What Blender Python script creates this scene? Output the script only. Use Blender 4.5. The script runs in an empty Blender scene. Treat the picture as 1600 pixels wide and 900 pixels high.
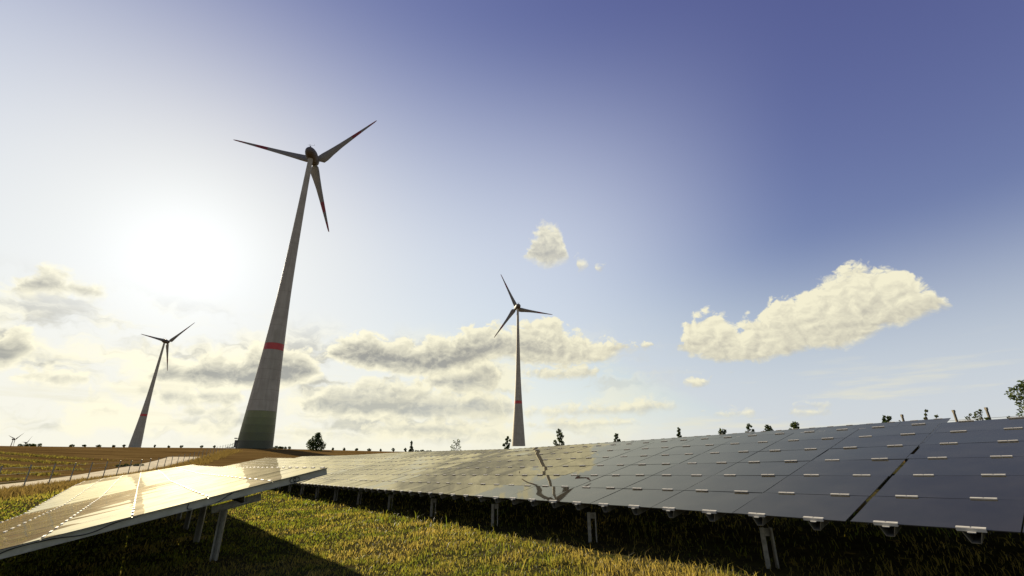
import bpy, math, random
import numpy as np
from mathutils import Vector, Matrix
R = math.radians
rng = np.random.default_rng(7)
random.seed(7)
scene = bpy.context.scene
COL = scene.collection

# ------------------------------------------------------------------ camera
F_PX, TILT = 690.0, R(20.75)
cam_d = bpy.data.cameras.new('camera')
cam_d.sensor_width = 36.0
cam_d.lens = F_PX / 1600 * 36.0
cam_d.clip_start, cam_d.clip_end = 0.05, 20000
cam = bpy.data.objects.new('camera', cam_d)
cam.rotation_euler = (R(90) + TILT, 0, 0)
COL.objects.link(cam)
scene.camera = cam

# ------------------------------------------------------------------ light
SUN_AZ, SUN_EL = -39.1, 19.8            # degrees from +Y towards +X, above the horizon
SKY_STRENGTH, SUN_STRENGTH, EXPOSURE = 0.05, 5.0, 1.0
sun_dir = Vector((math.sin(R(SUN_AZ)) * math.cos(R(SUN_EL)), math.cos(R(SUN_AZ)) * math.cos(R(SUN_EL)), math.sin(R(SUN_EL))))
sd = bpy.data.lights.new('sun', 'SUN')
sd.energy, sd.angle, sd.color = SUN_STRENGTH, R(0.5), (1.0, 0.86, 0.62)
so = bpy.data.objects.new('sun', sd)
so.rotation_euler = sun_dir.to_track_quat('Z', 'Y').to_euler()
COL.objects.link(so)
vs = scene.view_settings
vs.view_transform, vs.look, vs.exposure, vs.gamma = 'Standard', 'None', EXPOSURE, 1.0
vs.use_curve_mapping = False

# ------------------------------------------------------------------ node helper
class NT:
    def __init__(s, tree): s.t = tree
    def n(s, typ, **kw):
        nd = s.t.nodes.new(typ)
        for k, v in kw.items(): setattr(nd, k, v)
        return nd
    def put(s, sock, v):
        if isinstance(v, bpy.types.NodeSocket): s.t.links.new(v, sock)
        elif v is not None: sock.default_value = v
    def m(s, op, a, b=None, c=None, clamp=False):
        nd = s.n('ShaderNodeMath', operation=op, use_clamp=clamp)
        for i, v in enumerate((a, b, c)): s.put(nd.inputs[i], v)
        return nd.outputs[0]
    def v(s, op, a, b=None, scale=None):
        nd = s.n('ShaderNodeVectorMath', operation=op)
        s.put(nd.inputs[0], a)
        if b is not None: s.put(nd.inputs[1], b)
        if scale is not None: s.put(nd.inputs['Scale'], scale)
        return nd.outputs['Value'] if op in ('DOT_PRODUCT', 'LENGTH') else nd.outputs[0]
    def mix(s, f, a, b, blend='MIX'):
        nd = s.n('ShaderNodeMix', data_type='RGBA', blend_type=blend)
        nd.clamp_factor = True
        s.put(nd.inputs[0], f)
        s.put(nd.inputs[6], a if not isinstance(a, tuple) else (*a[:3], 1))
        s.put(nd.inputs[7], b if not isinstance(b, tuple) else (*b[:3], 1))
        return nd.outputs[2]
    def ramp(s, v, a, b, smooth=True):
        nd = s.n('ShaderNodeMapRange', interpolation_type='SMOOTHSTEP' if smooth else 'LINEAR')
        s.put(nd.inputs[0], v); s.put(nd.inputs[1], a); s.put(nd.inputs[2], b)
        return nd.outputs[0]
    def noise(s, vec, scale, detail=4, rough=.5, dist=0., dims='3D'):
        nd = s.n('ShaderNodeTexNoise', noise_dimensions=dims)
        s.put(nd.inputs['Vector'], vec); s.put(nd.inputs['Scale'], scale)
        nd.inputs['Detail'].default_value = detail; nd.inputs['Roughness'].default_value = rough
        nd.inputs['Distortion'].default_value = dist
        return nd.outputs[0]
    def comb(s, x, y, z=0.):
        nd = s.n('ShaderNodeCombineXYZ')
        for i, v in enumerate((x, y, z)): s.put(nd.inputs[i], v)
        return nd.outputs[0]

# ------------------------------------------------------------------ sky with clouds
def to_sky(px, py):
    """direction of a point of the view as azimuth and elevation in degrees"""
    r, u = (px - 800) / F_PX, (450 - py) / F_PX
    y, z = math.cos(TILT) - u * math.sin(TILT), math.sin(TILT) + u * math.cos(TILT)
    return math.degrees(math.atan2(r, y)), math.degrees(math.atan2(z, math.hypot(r, y)))
# each layer: (edge softness in degrees, opacity, clouds); a cloud is its upper and its lower outline
LAYERS = [
    (.55, .80, [([(300, 672), (330, 660), (362, 672)], [(300, 676), (332, 683), (362, 678)]), ([(431, 676), (470, 665), (520, 672)], [(431, 679), (470, 684), (520, 682)]),
                ([(564, 667), (610, 660), (666, 655), (750, 666)], [(564, 670), (628, 684), (733, 682), (752, 670)]), ([(140, 639), (160, 630), (185, 638)], [(138, 643), (160, 647), (187, 642)]),
                ([(820, 662), (900, 655), (1000, 657)], [(820, 667), (900, 668), (1000, 663)]), ([(1100, 644), (1140, 640), (1180, 643)], [(1100, 648), (1140, 650), (1180, 647)]), ([(1240, 645), (1300, 642)], [(1240, 648), (1300, 646)])]),
    (.70, .85, [([(0, 452), (23, 444), (50, 428), (76, 420), (117, 433), (163, 455)], [(0, 459), (40, 460), (113, 462), (163, 464)]), ([(272, 642), (310, 630), (370, 636)], [(272, 646), (320, 653), (370, 650)]),
                ([(476, 622), (522, 599), (585, 592), (649, 598), (691, 614), (750, 609), (797, 618)], [(476, 645), (530, 652), (607, 654), (670, 660), (733, 655), (799, 652)]),
                ([(818, 640), (880, 632), (950, 630), (1028, 620), (1058, 632)], [(818, 648), (900, 652), (980, 650), (1058, 640)]), ([(1236, 634), (1270, 627), (1302, 630)], [(1236, 637), (1270, 637), (1302, 634)])]),
    (.42, .92, [([(18, 586), (49, 568), (83, 577), (118, 580), (140, 588)], [(18, 592), (60, 600), (113, 600), (142, 594)]), ([(150, 622), (170, 604), (234, 601), (300, 608), (333, 604), (378, 606)], [(150, 627), (246, 632), (330, 631), (380, 628)]),
                ([(649, 595), (700, 573), (735, 566), (772, 562)], [(651, 599), (716, 616), (771, 611)]), ([(822, 578), (839, 569), (890, 571), (934, 570)], [(822, 585), (850, 590), (885, 592), (934, 587)]),
                ([(1068, 592), (1100, 587), (1106, 591)], [(1068, 596), (1090, 603), (1106, 600)]), ([(1113, 580), (1148, 576)], [(1113, 584), (1148, 582)])]),
    (.36, .94, [([(-60, 500), (0, 514), (38, 511), (54, 526)], [(-60, 580), (0, 576), (24, 568), (56, 548)]), ([(227, 588), (261, 559), (291, 568), (314, 556), (378, 551), (400, 541), (438, 538), (476, 545), (503, 574)], [(225, 597), (302, 604), (378, 608), (435, 608), (505, 586)])]),
    (.85, .82, [([(820, 398), (832, 368), (851, 347), (874, 351), (884, 384)], [(820, 404), (843, 416), (862, 418), (886, 408)]), ([(888, 410), (900, 400), (916, 408)], [(888, 416), (900, 424), (916, 418)]), ([(930, 419), (944, 417)], [(930, 424), (944, 423)]), ([(946, 397), (957, 393)], [(946, 401), (957, 400)])]),
    (.34, .95, [([(505, 551), (543, 526), (577, 521), (615, 530), (649, 538), (670, 530), (708, 526), (716, 515), (750, 512), (771, 507), (800, 514), (826, 498), (843, 503), (872, 500), (885, 516), (910, 517), (923, 528), (965, 531), (1021, 537)],
                 [(505, 555), (531, 564), (585, 577), (649, 586), (691, 586), (730, 578), (771, 560), (792, 553), (818, 566), (881, 571), (927, 567), (955, 556), (975, 545), (1023, 542)]),
                ([(1058, 538), (1073, 502), (1109, 486), (1139, 494), (1148, 515), (1169, 501), (1214, 463), (1255, 452), (1277, 441), (1311, 428), (1332, 409), (1352, 416), (1367, 412), (1397, 420), (1424, 428), (1444, 439), (1452, 462), (1486, 473)],
                 [(1058, 541), (1079, 553), (1124, 562), (1187, 565), (1225, 552), (1262, 544), (1311, 546), (1349, 532), (1375, 514), (1412, 508), (1431, 501), (1452, 486), (1488, 477)])]),
]
AZ0, AZ1, ELS = -66.0, 66.0, 40.0
def float_curve(q, x, pts):
    nd = q.n('ShaderNodeFloatCurve'); cm = nd.mapping; c = cm.curves[0]; cm.use_clip = False
    pts = sorted(((a - AZ0) / (AZ1 - AZ0), e / ELS) for a, e in pts)
    while len(c.points) < len(pts): c.points.new(.5, .5)
    for p_, (a, e) in zip(c.points, pts): p_.location = (a, e); p_.handle_type = 'VECTOR'
    cm.update(); q.put(nd.inputs['Value'], x)
    return q.m('MULTIPLY', nd.outputs[0], ELS)
def layer_curves(q, x, clouds):
    top, bot = [(AZ0, -6), ], [(AZ0, 6)]
    for up, lo in sorted(clouds, key=lambda c_: to_sky(*c_[0][0])[0]):
        U_, L_ = [to_sky(*p_) for p_ in up], [to_sky(*p_) for p_ in lo]
        for dst, Q, sg in ((top, U_, -1), (bot, L_, 1)):
            if sg < 0: a0, a1, e0, e1 = Q[0][0], Q[-1][0], Q[0][1], Q[-1][1]
            if Q[0][0] - .9 > dst[-1][0]: dst.append((Q[0][0] - .9, Q[0][1] + sg * 2.0))
            dst += Q; dst.append((Q[-1][0] + .9, Q[-1][1] + sg * 2.0))
    top.append((AZ1, -6)); bot.append((AZ1, 6))
    return float_curve(q, x, top), float_curve(q, x, bot)

def build_world():
    W = bpy.data.worlds.new('World'); scene.world = W; W.use_nodes = True
    nt = W.node_tree; nt.nodes.clear(); q = NT(nt)
    sky = q.n('ShaderNodeTexSky', sky_type='NISHITA', sun_disc=False)
    sky.sun_elevation, sky.sun_rotation = R(SUN_EL), R(SUN_AZ)
    sky.air_density, sky.dust_density, sky.ozone_density, sky.altitude = 1.0, 0.4, 1.0, 100
    tc = q.n('ShaderNodeTexCoord')
    D = q.v('NORMALIZE', tc.outputs['Generated'])
    sp = q.n('ShaderNodeSeparateXYZ'); q.put(sp.inputs[0], D)
    az = q.m('MULTIPLY', q.m('ARCTAN2', sp.outputs[0], sp.outputs[1]), 57.29578)
    el = q.m('MULTIPLY', q.m('ARCSINE', sp.outputs[2]), 57.29578)
    P = q.comb(az, el, 0.0)
    cosang = q.v('DOT_PRODUCT', D, tuple(sun_dir))
    # ---- clear air: the sky model, graded evenly a little towards violet, its bright end rolled off
    veil = q.m('MULTIPLY', q.ramp(cosang, .32, .80), q.m('SUBTRACT', 1.0, q.ramp(el, 22.0, 54.0)))     # thin bright high cloud round the sun
    hi = q.ramp(el, 1.0, 19.0)
    sunside = q.m('MULTIPLY', q.m('SUBTRACT', 1.0, hi), q.ramp(cosang, .45, .9))
    lim = (q.m('MULTIPLY_ADD', sunside, .07, .86), q.m('MULTIPLY_ADD', sunside, .0, .895), q.m('MULTIPLY_ADD', sunside, -.25, .955))
    sr = q.n('ShaderNodeSeparateColor'); q.put(sr.inputs[0], sky.outputs[0]); ch = []
    core = q.m('MULTIPLY', q.m('POWER', q.m('MAXIMUM', cosang, 0.0), 150.0), .17)
    for i, (ga, gp) in enumerate(((2.05, 1.20), (2.12, 1.40), (1.48, 1.02))):
        x = q.m('MULTIPLY', q.m('POWER', q.m('MULTIPLY', sr.outputs[i], .1), gp), ga)
        xl = q.m('DIVIDE', x, lim[i])
        y = q.m('DIVIDE', x, q.m('POWER', q.m('MULTIPLY_ADD', xl, xl, 1.0), .5))
        y = q.m('ADD', y, q.m('MULTIPLY', q.m('MULTIPLY', veil, q.m('SUBTRACT', 1.0, y, clamp=True)), (.40, .42, .46)[i]))
        y = q.m('ADD', y, q.m('MULTIPLY', q.m('SUBTRACT', (.64, .68, .75)[i], y, clamp=True), q.m('MULTIPLY', q.ramp(el, 24.0, 3.0), .75)))      # pale haze low down
        ch.append(q.m('MULTIPLY', q.m('ADD', y, core), 10.0))
    cc = q.n('ShaderNodeCombineColor')
    for i in range(3): q.put(cc.inputs[i], ch[i])
    out = cc.outputs[0]
    # ---- clouds
    to_sun = q.v('NORMALIZE', q.v('ADD', (0, .9, 0), q.v('NORMALIZE', q.v('SUBTRACT', (SUN_AZ, SUN_EL + 4, 0), P))))
    wn = q.n('ShaderNodeTexNoise', noise_dimensions='2D'); q.put(wn.inputs['Vector'], P); wn.inputs['Scale'].default_value = .45; wn.inputs['Detail'].default_value = 3
    wv = q.v('SUBTRACT', wn.outputs['Color'], (.5, .5, .5))
    def heaps(vec):
        """rounded cumulus heaps with sharp creases between them, about -1 .. 1"""
        r = None
        for k, (sc_, am) in enumerate(((.30, .60), (.70, .36), (1.6, .19), (3.6, .09))):
            n = q.noise(q.v('ADD', vec, (7.3 * k, 3.1 * k, 0)), sc_, 1.0, .4, dims='2D')
            b_ = q.m('MULTIPLY_ADD', q.m('ABSOLUTE', q.m('SUBTRACT', n, .5)), 4.2 * am, -.55 * am)
            r = b_ if r is None else q.m('ADD', r, b_)
        return r
    Ps = q.v('ADD', q.v('MULTIPLY', P, (1.0, 1.35, 1)), q.v('SCALE', wv, scale=1.4))
    h0 = heaps(Ps); h1 = heaps(q.v('ADD', Ps, q.v('SCALE', to_sun, scale=.75)))
    soft = q.noise(q.v('ADD', q.v('MULTIPLY', P, (.6, 1.0, 1)), q.v('SCALE', wv, scale=.8)), .8, 8, .62, dims='2D')
    wisp = q.m('MULTIPLY', q.m('SUBTRACT', soft, .5), 2.0)
    relief = q.m('MULTIPLY', q.m('SUBTRACT', h1, h0), 1.0)
    x = q.m('DIVIDE', q.m('SUBTRACT', q.m('ADD', az, q.m('MULTIPLY', wisp, .8)), AZ0), AZ1 - AZ0, clamp=True)
    back = q.ramp(cosang, .62, .90)                         # against the light: grey bodies with bright rims
    fwd = q.m('POWER', q.m('MAXIMUM', cosang, 0.0), 8.0)
    lowair = q.m('SUBTRACT', 1.0, q.ramp(el, 1.0, 13.0))
    lit = q.mix(fwd, (9.3, 8.8, 6.5), (10.8, 10.3, 8.0))
    dark = q.mix(back, (5.7, 5.4, 4.4), (3.3, 3.28, 3.05))
    dark = q.mix(q.m('MULTIPLY', lowair, .70), dark, (5.6, 5.8, 5.3))
    # broad soft cloud behind, on the sunward side of the low sky
    Pb = q.v('MULTIPLY', q.v('ADD', P, q.v('SCALE', wv, scale=2.5)), (.09, .26, 1))
    n_a = q.noise(Pb, 1.0, 7, .58, dims='2D'); n_b = q.noise(q.v('ADD', Pb, (4.0, .35, 0)), 1.3, 6, .6, dims='2D')
    band = q.m('MULTIPLY', q.m('MULTIPLY', q.ramp(el, .4, 2.5), q.ramp(el, 17.0, 9.0)), q.ramp(cosang, .45, .80))
    out = q.mix(q.m('MULTIPLY', q.m('MULTIPLY', q.ramp(n_a, .40, .60), .85), band), out, q.mix(q.m('MULTIPLY', q.ramp(n_b, .42, .66), .80), lit, dark))
    for soft_deg, opac, clouds in LAYERS:
        top, bot = layer_curves(q, x, clouds)
        crisp = .55 / (soft_deg + .25)
        up = q.m('ADD', q.m('SUBTRACT', top, el), q.m('MULTIPLY_ADD', h0, 1.55 * crisp, q.m('MULTIPLY', wisp, 1.15 + .6 * soft_deg)))
        dn = q.m('ADD', q.m('SUBTRACT', el, bot), q.m('MULTIPLY_ADD', h0, .45, q.m('MULTIPLY', wisp, .9)))
        F = q.m('ADD', q.m('SMOOTH_MIN', up, dn, .5), q.m('MULTIPLY_ADD', back, .32, .24))
        cov = q.m('MULTIPLY', q.ramp(F, -.22, q.m('MULTIPLY_ADD', soft, 1.1, soft_deg * 1.2 - .30)), opac)
        t = q.m('DIVIDE', q.m('SUBTRACT', el, bot), q.m('MAXIMUM', q.m('SUBTRACT', top, bot), .6))
        body = q.ramp(q.m('ADD', t, q.m('MULTIPLY', wisp, .25)), 1.0, .05)                     # base in shade, top in light
        rim = q.ramp(F, .25, 2.1)                                                              # thin edges glow
        sh_f = q.m('ADD', q.m('MULTIPLY', body, .66), q.m('MULTIPLY', relief, .62))
        sh_b = q.m('ADD', q.m('MULTIPLY', q.m('MULTIPLY_ADD', body, .85, .36), rim), q.m('MULTIPLY', relief, .45))
        sh = q.m('ADD', q.m('MULTIPLY', sh_f, q.m('SUBTRACT', 1.0, back)), q.m('MULTIPLY', sh_b, back), clamp=True)
        out = q.mix(cov, out, q.mix(sh, lit, dark))
    # loose low streaks that go on all round the horizon
    low = q.noise(q.v('MULTIPLY', P, (.06, .55, 1)), 1.0, 5, .6, dims='2D')
    lowc = q.m('MULTIPLY', q.m('MULTIPLY', q.ramp(low, .52, .74), .55), q.m('MULTIPLY', q.ramp(el, .3, 2.0), q.ramp(el, 12.0, 5.0)))
    out = q.mix(lowc, out, q.mix(.3, lit, dark))
    bg = q.n('ShaderNodeBackground'); q.put(bg.inputs[0], out); bg.inputs[1].default_value = SKY_STRENGTH
    wo = q.n('ShaderNodeOutputWorld'); nt.links.new(bg.outputs[0], wo.inputs[0])
    W.cycles.sampling_method = 'MANUAL'; W.cycles.sample_map_resolution = 1024
build_world()

# ------------------------------------------------------------------ place: row frame and terrain
HD = R(36.36)
NEAR = np.array([math.sin(HD), -math.cos(HD), 0.0])      # along the rows, towards the viewer
UPS = np.array([math.cos(HD), math.sin(HD), 0.0])        # level direction up the slope of the panels
CW, CV = 1.3, 0.9446                                     # column and row pitch of the panels
TILT_P = R(12.7)
R0, C0 = -3.494, 6.174                                   # row coordinates of the right row's low edge at u = 0
ROW_U = [-250, -75, -56, -49, -39, -29, -19, -9, 1, 11, 40, 120]
ROW_Z = [-1.7, -1.65, -1.60, -1.58, -1.54, -1.50, -1.42, -1.07, -.675, -.25, .6, 1.5]
CR_C = [-90, -30, -9.4, -3, 1.2, 6.2, 15.3, 21, 30, 80]
CR_Z = [-.95, -.75, -.55, -.34, -.13, 0, .62, .9, 1.0, 1.0]
def row_z(u): return np.interp(u, ROW_U, ROW_Z)
FN0 = np.array([-37.5, 35.0]); FND = np.array([-.399, .917]); FNN = np.array([.917, .399])
def smooth(a, b, x):
    t = np.clip((x - a) / (b - a), 0, 1); return t * t * (3 - 2 * t)
def height(x, y):
    x = np.asarray(x, float); y = np.asarray(y, float)
    r = x * NEAR[0] + y * NEAR[1]; c = x * UPS[0] + y * UPS[1]
    z = row_z((r - R0) / CW) - .72 + np.interp(c, CR_C, CR_Z)
    D = np.hypot(x, y); az = np.degrees(np.arctan2(x, y))
    el = np.interp(az, [-180, -90, -50, -29, -15, 0, 40, 180], [.4, .6, .73, .665, .40, .3, .3, .4])
    zf = np.minimum(D, 900) * np.tan(np.radians(el)) - np.clip(D - 900, 0, 1200) * .075
    zf = zf + .25 * np.sin(x * .021 + 1) * np.sin(y * .017) * smooth(80, 250, D) * (1 - smooth(500, 760, D))
    w = smooth(75, 190, D)
    z = z * (1 - w) + zf * w
    z = z + .025 * np.sin(x * 1.7 + .5 * y) * np.sin(y * 1.3 - .4 * x) * (1 - smooth(10, 40, D))
    return z
def hz(x, y): return float(height(x, y))

# ------------------------------------------------------------------ helpers
def tag(o, label=None, cat=None, group=None, kind=None):
    if label: o['label'] = label
    if cat: o['category'] = cat
    if group: o['group'] = group
    if kind: o['kind'] = kind
    return o
def link(o, parent=None):
    COL.objects.link(o)
    if parent is not None: o.parent = parent
    return o
def empty(name, loc, rz=0.0):
    o = bpy.data.objects.new(name, None); o.location = loc; o.rotation_euler = (0, 0, rz); o.empty_display_size = .2
    return link(o)
def mesh_np(name, V, F, mats=(), smooth_=False, midx=None, attr=None):
    """V (n,3); F (m,k) same-size polygons or list of arrays"""
    me = bpy.data.meshes.new(name)
    V = np.ascontiguousarray(V, np.float32)
    groups = F if isinstance(F, list) else [F]
    groups = [np.asarray(g, np.int32) for g in groups if len(g)]
    nl = sum(g.size for g in groups); npoly = sum(len(g) for g in groups)
    me.vertices.add(len(V)); me.vertices.foreach_set('co', V.ravel())
    me.loops.add(nl); me.polygons.add(npoly)
    me.loops.foreach_set('vertex_index', np.concatenate([g.ravel() for g in groups]))
    tot = np.concatenate([np.full(len(g), g.shape[1], np.int32) for g in groups])
    st = np.concatenate([[0], np.cumsum(tot)[:-1]]).astype(np.int32)
    me.polygons.foreach_set('loop_start', st); me.polygons.foreach_set('loop_total', tot)
    if midx is not None: me.polygons.foreach_set('material_index', np.asarray(midx, np.int32))
    if smooth_: me.polygons.foreach_set('use_smooth', np.ones(npoly, bool))
    me.update(calc_edges=True)
    if attr is not None:
        a = me.color_attributes.new('tint', 'FLOAT_COLOR', 'POINT')
        a.data.foreach_set('color', np.ascontiguousarray(attr, np.float32).ravel())
    for m_ in mats: me.materials.append(m_)
    return me
class MB:
    def __init__(s): s.V = []; s.F = []; s.M = []; s.mi = 0
    def quad_pts(s, pts, faces):
        b = len(s.V); s.V += [tuple(p) for p in pts]
        for f in faces: s.F.append(tuple(b + i for i in f)); s.M.append(s.mi)
    def box(s, c, h, M=None):
        pts = [Vector((c[0] + sx * h[0], c[1] + sy * h[1], c[2] + sz * h[2])) for sz in (-1, 1) for sy in (-1, 1) for sx in (-1, 1)]
        if M is not None: pts = [M @ p for p in pts]
        s.quad_pts(pts, [(0, 2, 3, 1), (4, 5, 7, 6), (0, 1, 5, 4), (2, 6, 7, 3), (0, 4, 6, 2), (1, 3, 7, 5)])
        return s
    def tube(s, pts, rad, n=6, cap=True):
        pts = [Vector(p) for p in pts]; rings = []
        rad = rad if hasattr(rad, '__len__') else [rad] * len(pts)
        for i, p in enumerate(pts):
            d = (pts[min(i + 1, len(pts) - 1)] - pts[max(i - 1, 0)]).normalized()
            a = d.cross(Vector((0, 0, 1)) if abs(d.z) < .95 else Vector((1, 0, 0))).normalized(); b = d.cross(a)
            base = len(s.V)
            for k in range(n):
                t = 2 * math.pi * k / n; s.V.append(tuple(p + (a * math.cos(t) + b * math.sin(t)) * rad[i]))
            rings.append(base)
        for r0, r1 in zip(rings, rings[1:]):
            for k in range(n):
                s.F.append((r0 + k, r0 + (k + 1) % n, r1 + (k + 1) % n, r1 + k)); s.M.append(s.mi)
        if cap:
            s.F.append(tuple(rings[0] + k for k in range(n))[::-1]); s.M.append(s.mi)
            s.F.append(tuple(rings[-1] + k for k in range(n))); s.M.append(s.mi)
        return s
    def lathe(s, prof, n=24, mis=None):
        rings = []
        for r, z in prof:
            rings.append(len(s.V)); s.V += [(r * math.cos(2 * math.pi * k / n), r * math.sin(2 * math.pi * k / n), z) for k in range(n)]
        for i, (a, b) in enumerate(zip(rings, rings[1:])):
            for k in range(n):
                s.F.append((a + k, a + (k + 1) % n, b + (k + 1) % n, b + k)); s.M.append(mis[i] if mis else s.mi)
        s.F.append(tuple(rings[-1] + k for k in range(n))); s.M.append(mis[-1] if mis else s.mi)
        return s
    def mesh(s, name, mats, smooth_=False):
        me = bpy.data.meshes.new(name); me.from_pydata(s.V, [], s.F)
        me.polygons.foreach_set('material_index', s.M)
        if smooth_: me.polygons.foreach_set('use_smooth', [True] * len(s.F))
        for m_ in (mats if isinstance(mats, (list, tuple)) else [mats]): me.materials.append(m_)
        me.update(); return me
    def build(s, name, mats, parent=None, smooth_=False, M=None):
        o = bpy.data.objects.new(name, s.mesh(name, mats, smooth_))
        if M is not None: o.matrix_basis = M
        return link(o, parent)

# ------------------------------------------------------------------ materials
def mat(name, col=(.5, .5, .5), rough=.6, metal=0., spec=.5, fn=None):
    m_ = bpy.data.materials.new(name); m_.use_nodes = True
    q = NT(m_.node_tree); b = m_.node_tree.nodes['Principled BSDF']
    b.inputs['Base Color'].default_value = (*col, 1); b.inputs['Roughness'].default_value = rough
    b.inputs['Metallic'].default_value = metal; b.inputs['Specular IOR Level'].default_value = spec
    if fn: fn(q, b)
    return m_
def obj_co(q): return q.n('ShaderNodeTexCoord').outputs['Object']
def world_co(q): return q.n('ShaderNodeNewGeometry').outputs['Position']
def bump(q, b, h, strength, dist):
    nd = q.n('ShaderNodeBump'); nd.inputs['Strength'].default_value = strength; nd.inputs['Distance'].default_value = dist
    q.put(nd.inputs['Height'], h); q.put(b.inputs['Normal'], nd.outputs[0])
def weather(c1, c2, scale, r1=.4, r2=.7):
    def fn(q, b):
        n = q.noise(obj_co(q), scale, 6, .6)
        q.put(b.inputs['Base Color'], q.mix(q.ramp(n, .3, .7), c1, c2))
        q.put(b.inputs['Roughness'], q.m('MULTIPLY_ADD', n, r2 - r1, r1))
    return fn
def glass_material():
    m_ = bpy.data.materials.new('panel_glass'); m_.use_nodes = True; nt = m_.node_tree; nt.nodes.clear(); q = NT(nt)
    oi = q.n('ShaderNodeObjectInfo'); n = q.noise(world_co(q), 1.7, 5, .65); dust = q.ramp(n, .3, .8)
    df = q.n('ShaderNodeBsdfDiffuse'); q.put(df.inputs[0], q.mix(dust, (.006, .0052, .0045), (.014, .012, .009)))
    gl = q.n('ShaderNodeBsdfGlossy'); gl.inputs[0].default_value = (1.0, .92, .68, 1); q.put(gl.inputs['Roughness'], q.m('MULTIPLY_ADD', oi.outputs['Random'], .010, .008))
    fr = q.n('ShaderNodeFresnel'); fr.inputs[0].default_value = 1.46
    a = q.n('ShaderNodeMixShader'); q.put(a.inputs[0], fr.outputs[0]); nt.links.new(df.outputs[0], a.inputs[1]); nt.links.new(gl.outputs[0], a.inputs[2])
    film = q.n('ShaderNodeBsdfGlossy'); film.inputs[0].default_value = (1.0, .93, .72, 1); film.inputs['Roughness'].default_value = .52      # dust film
    b = q.n('ShaderNodeMixShader'); q.put(b.inputs[0], q.m('MULTIPLY_ADD', dust, .017, .020)); nt.links.new(a.outputs[0], b.inputs[1]); nt.links.new(film.outputs[0], b.inputs[2])
    o = q.n('ShaderNodeOutputMaterial'); nt.links.new(b.outputs[0], o.inputs[0])
    return m_
M_GLASS = glass_material()
M_EDGE = mat('panel_edge', (.03, .03, .03), .4)
M_CLAMP = mat('clamp_aluminium', metal=.0, spec=.25, fn=weather((.42, .40, .345), (.54, .52, .455), 9, .5, .7))
M_GALV = mat('galvanised_steel', metal=.55, fn=weather((.17, .16, .13), (.30, .285, .23), 14, .35, .6))
M_BEAM = mat('beam_aluminium', metal=.25, fn=weather((.30, .285, .20), (.40, .38, .28), 6, .35, .55))
M_CABLE = mat('cable_black', (.012, .012, .012), .5)
M_RED = mat('tower_red', fn=weather((.42, .035, .025), (.50, .06, .04), .3))
def concrete_fn(q, b):
    co = obj_co(q); n = q.noise(co, .25, 6, .6)
    st = q.noise(q.v('MULTIPLY', co, (1.5, 1.5, .06)), .6, 4, .6)
    f = q.m('ADD', q.m('MULTIPLY', n, .5), q.m('MULTIPLY', st, .5))
    q.put(b.inputs['Base Color'], q.mix(q.ramp(f, .35, .65), (.29, .262, .178), (.39, .354, .250)))
    b.inputs['Roughness'].default_value = .65
M_TOWER = mat('tower_grey', fn=concrete_fn)
GREENS = [(.170, .180, .058), (.138, .150, .044), (.112, .122, .034), (.088, .094, .027), (.058, .060, .021)]
M_GREENS = [mat('tower_green', fn=weather(tuple(x * .9 for x in g), tuple(x * 1.1 for x in g), .3)) for g in GREENS]
M_BLADE = mat('blade_white', fn=weather((.155, .140, .100), (.205, .186, .138), .2, .5, .7))
M_BRED = mat('blade_red', fn=weather((.17, .016, .011), (.22, .026, .017), .3, .5, .7))
M_NAC = mat('nacelle_paint', fn=weather((.075, .062, .045), (.10, .084, .062), .4, .5, .7))
M_DARK = mat('dark_metal', (.06, .06, .06), .5, .3)
M_JOINT = mat('tower_joint', (.12, .115, .09), .8)
M_WOOD = mat('post_wood', fn=weather((.10, .085, .055), (.16, .135, .09), 8, .8, .95))
M_BARK = mat('bark', fn=weather((.045, .032, .02), (.09, .065, .04), 6, .8, .95))

def two_sided(name, fn_col, trans=.45, rough=.6, tcol=(1.6, 1.6, 1.2)):
    m_ = bpy.data.materials.new(name); m_.use_nodes = True
    nt = m_.node_tree; q = NT(nt); b = nt.nodes['Principled BSDF']; o = nt.nodes['Material Output']
    col = fn_col(q); q.put(b.inputs['Base Color'], col); b.inputs['Roughness'].default_value = rough; b.inputs['Specular IOR Level'].default_value = .12
    tr = q.n('ShaderNodeBsdfTranslucent'); q.put(tr.inputs[0], q.mix(1.0, col, tcol, 'MULTIPLY'))
    mx = q.n('ShaderNodeMixShader'); mx.inputs[0].default_value = trans
    nt.links.new(b.outputs[0], mx.inputs[1]); nt.links.new(tr.outputs[0], mx.inputs[2]); nt.links.new(mx.outputs[0], o.inputs[0])
    return m_
def tint_col(q):
    nd = q.n('ShaderNodeVertexColor'); nd.layer_name = 'tint'; return nd.outputs[0]
M_BLADES = two_sided('grass_blade', tint_col, .60, .45, (2.1, 2.1, 1.5))
M_LEAF = two_sided('leaf', tint_col, .35, .5)

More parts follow.
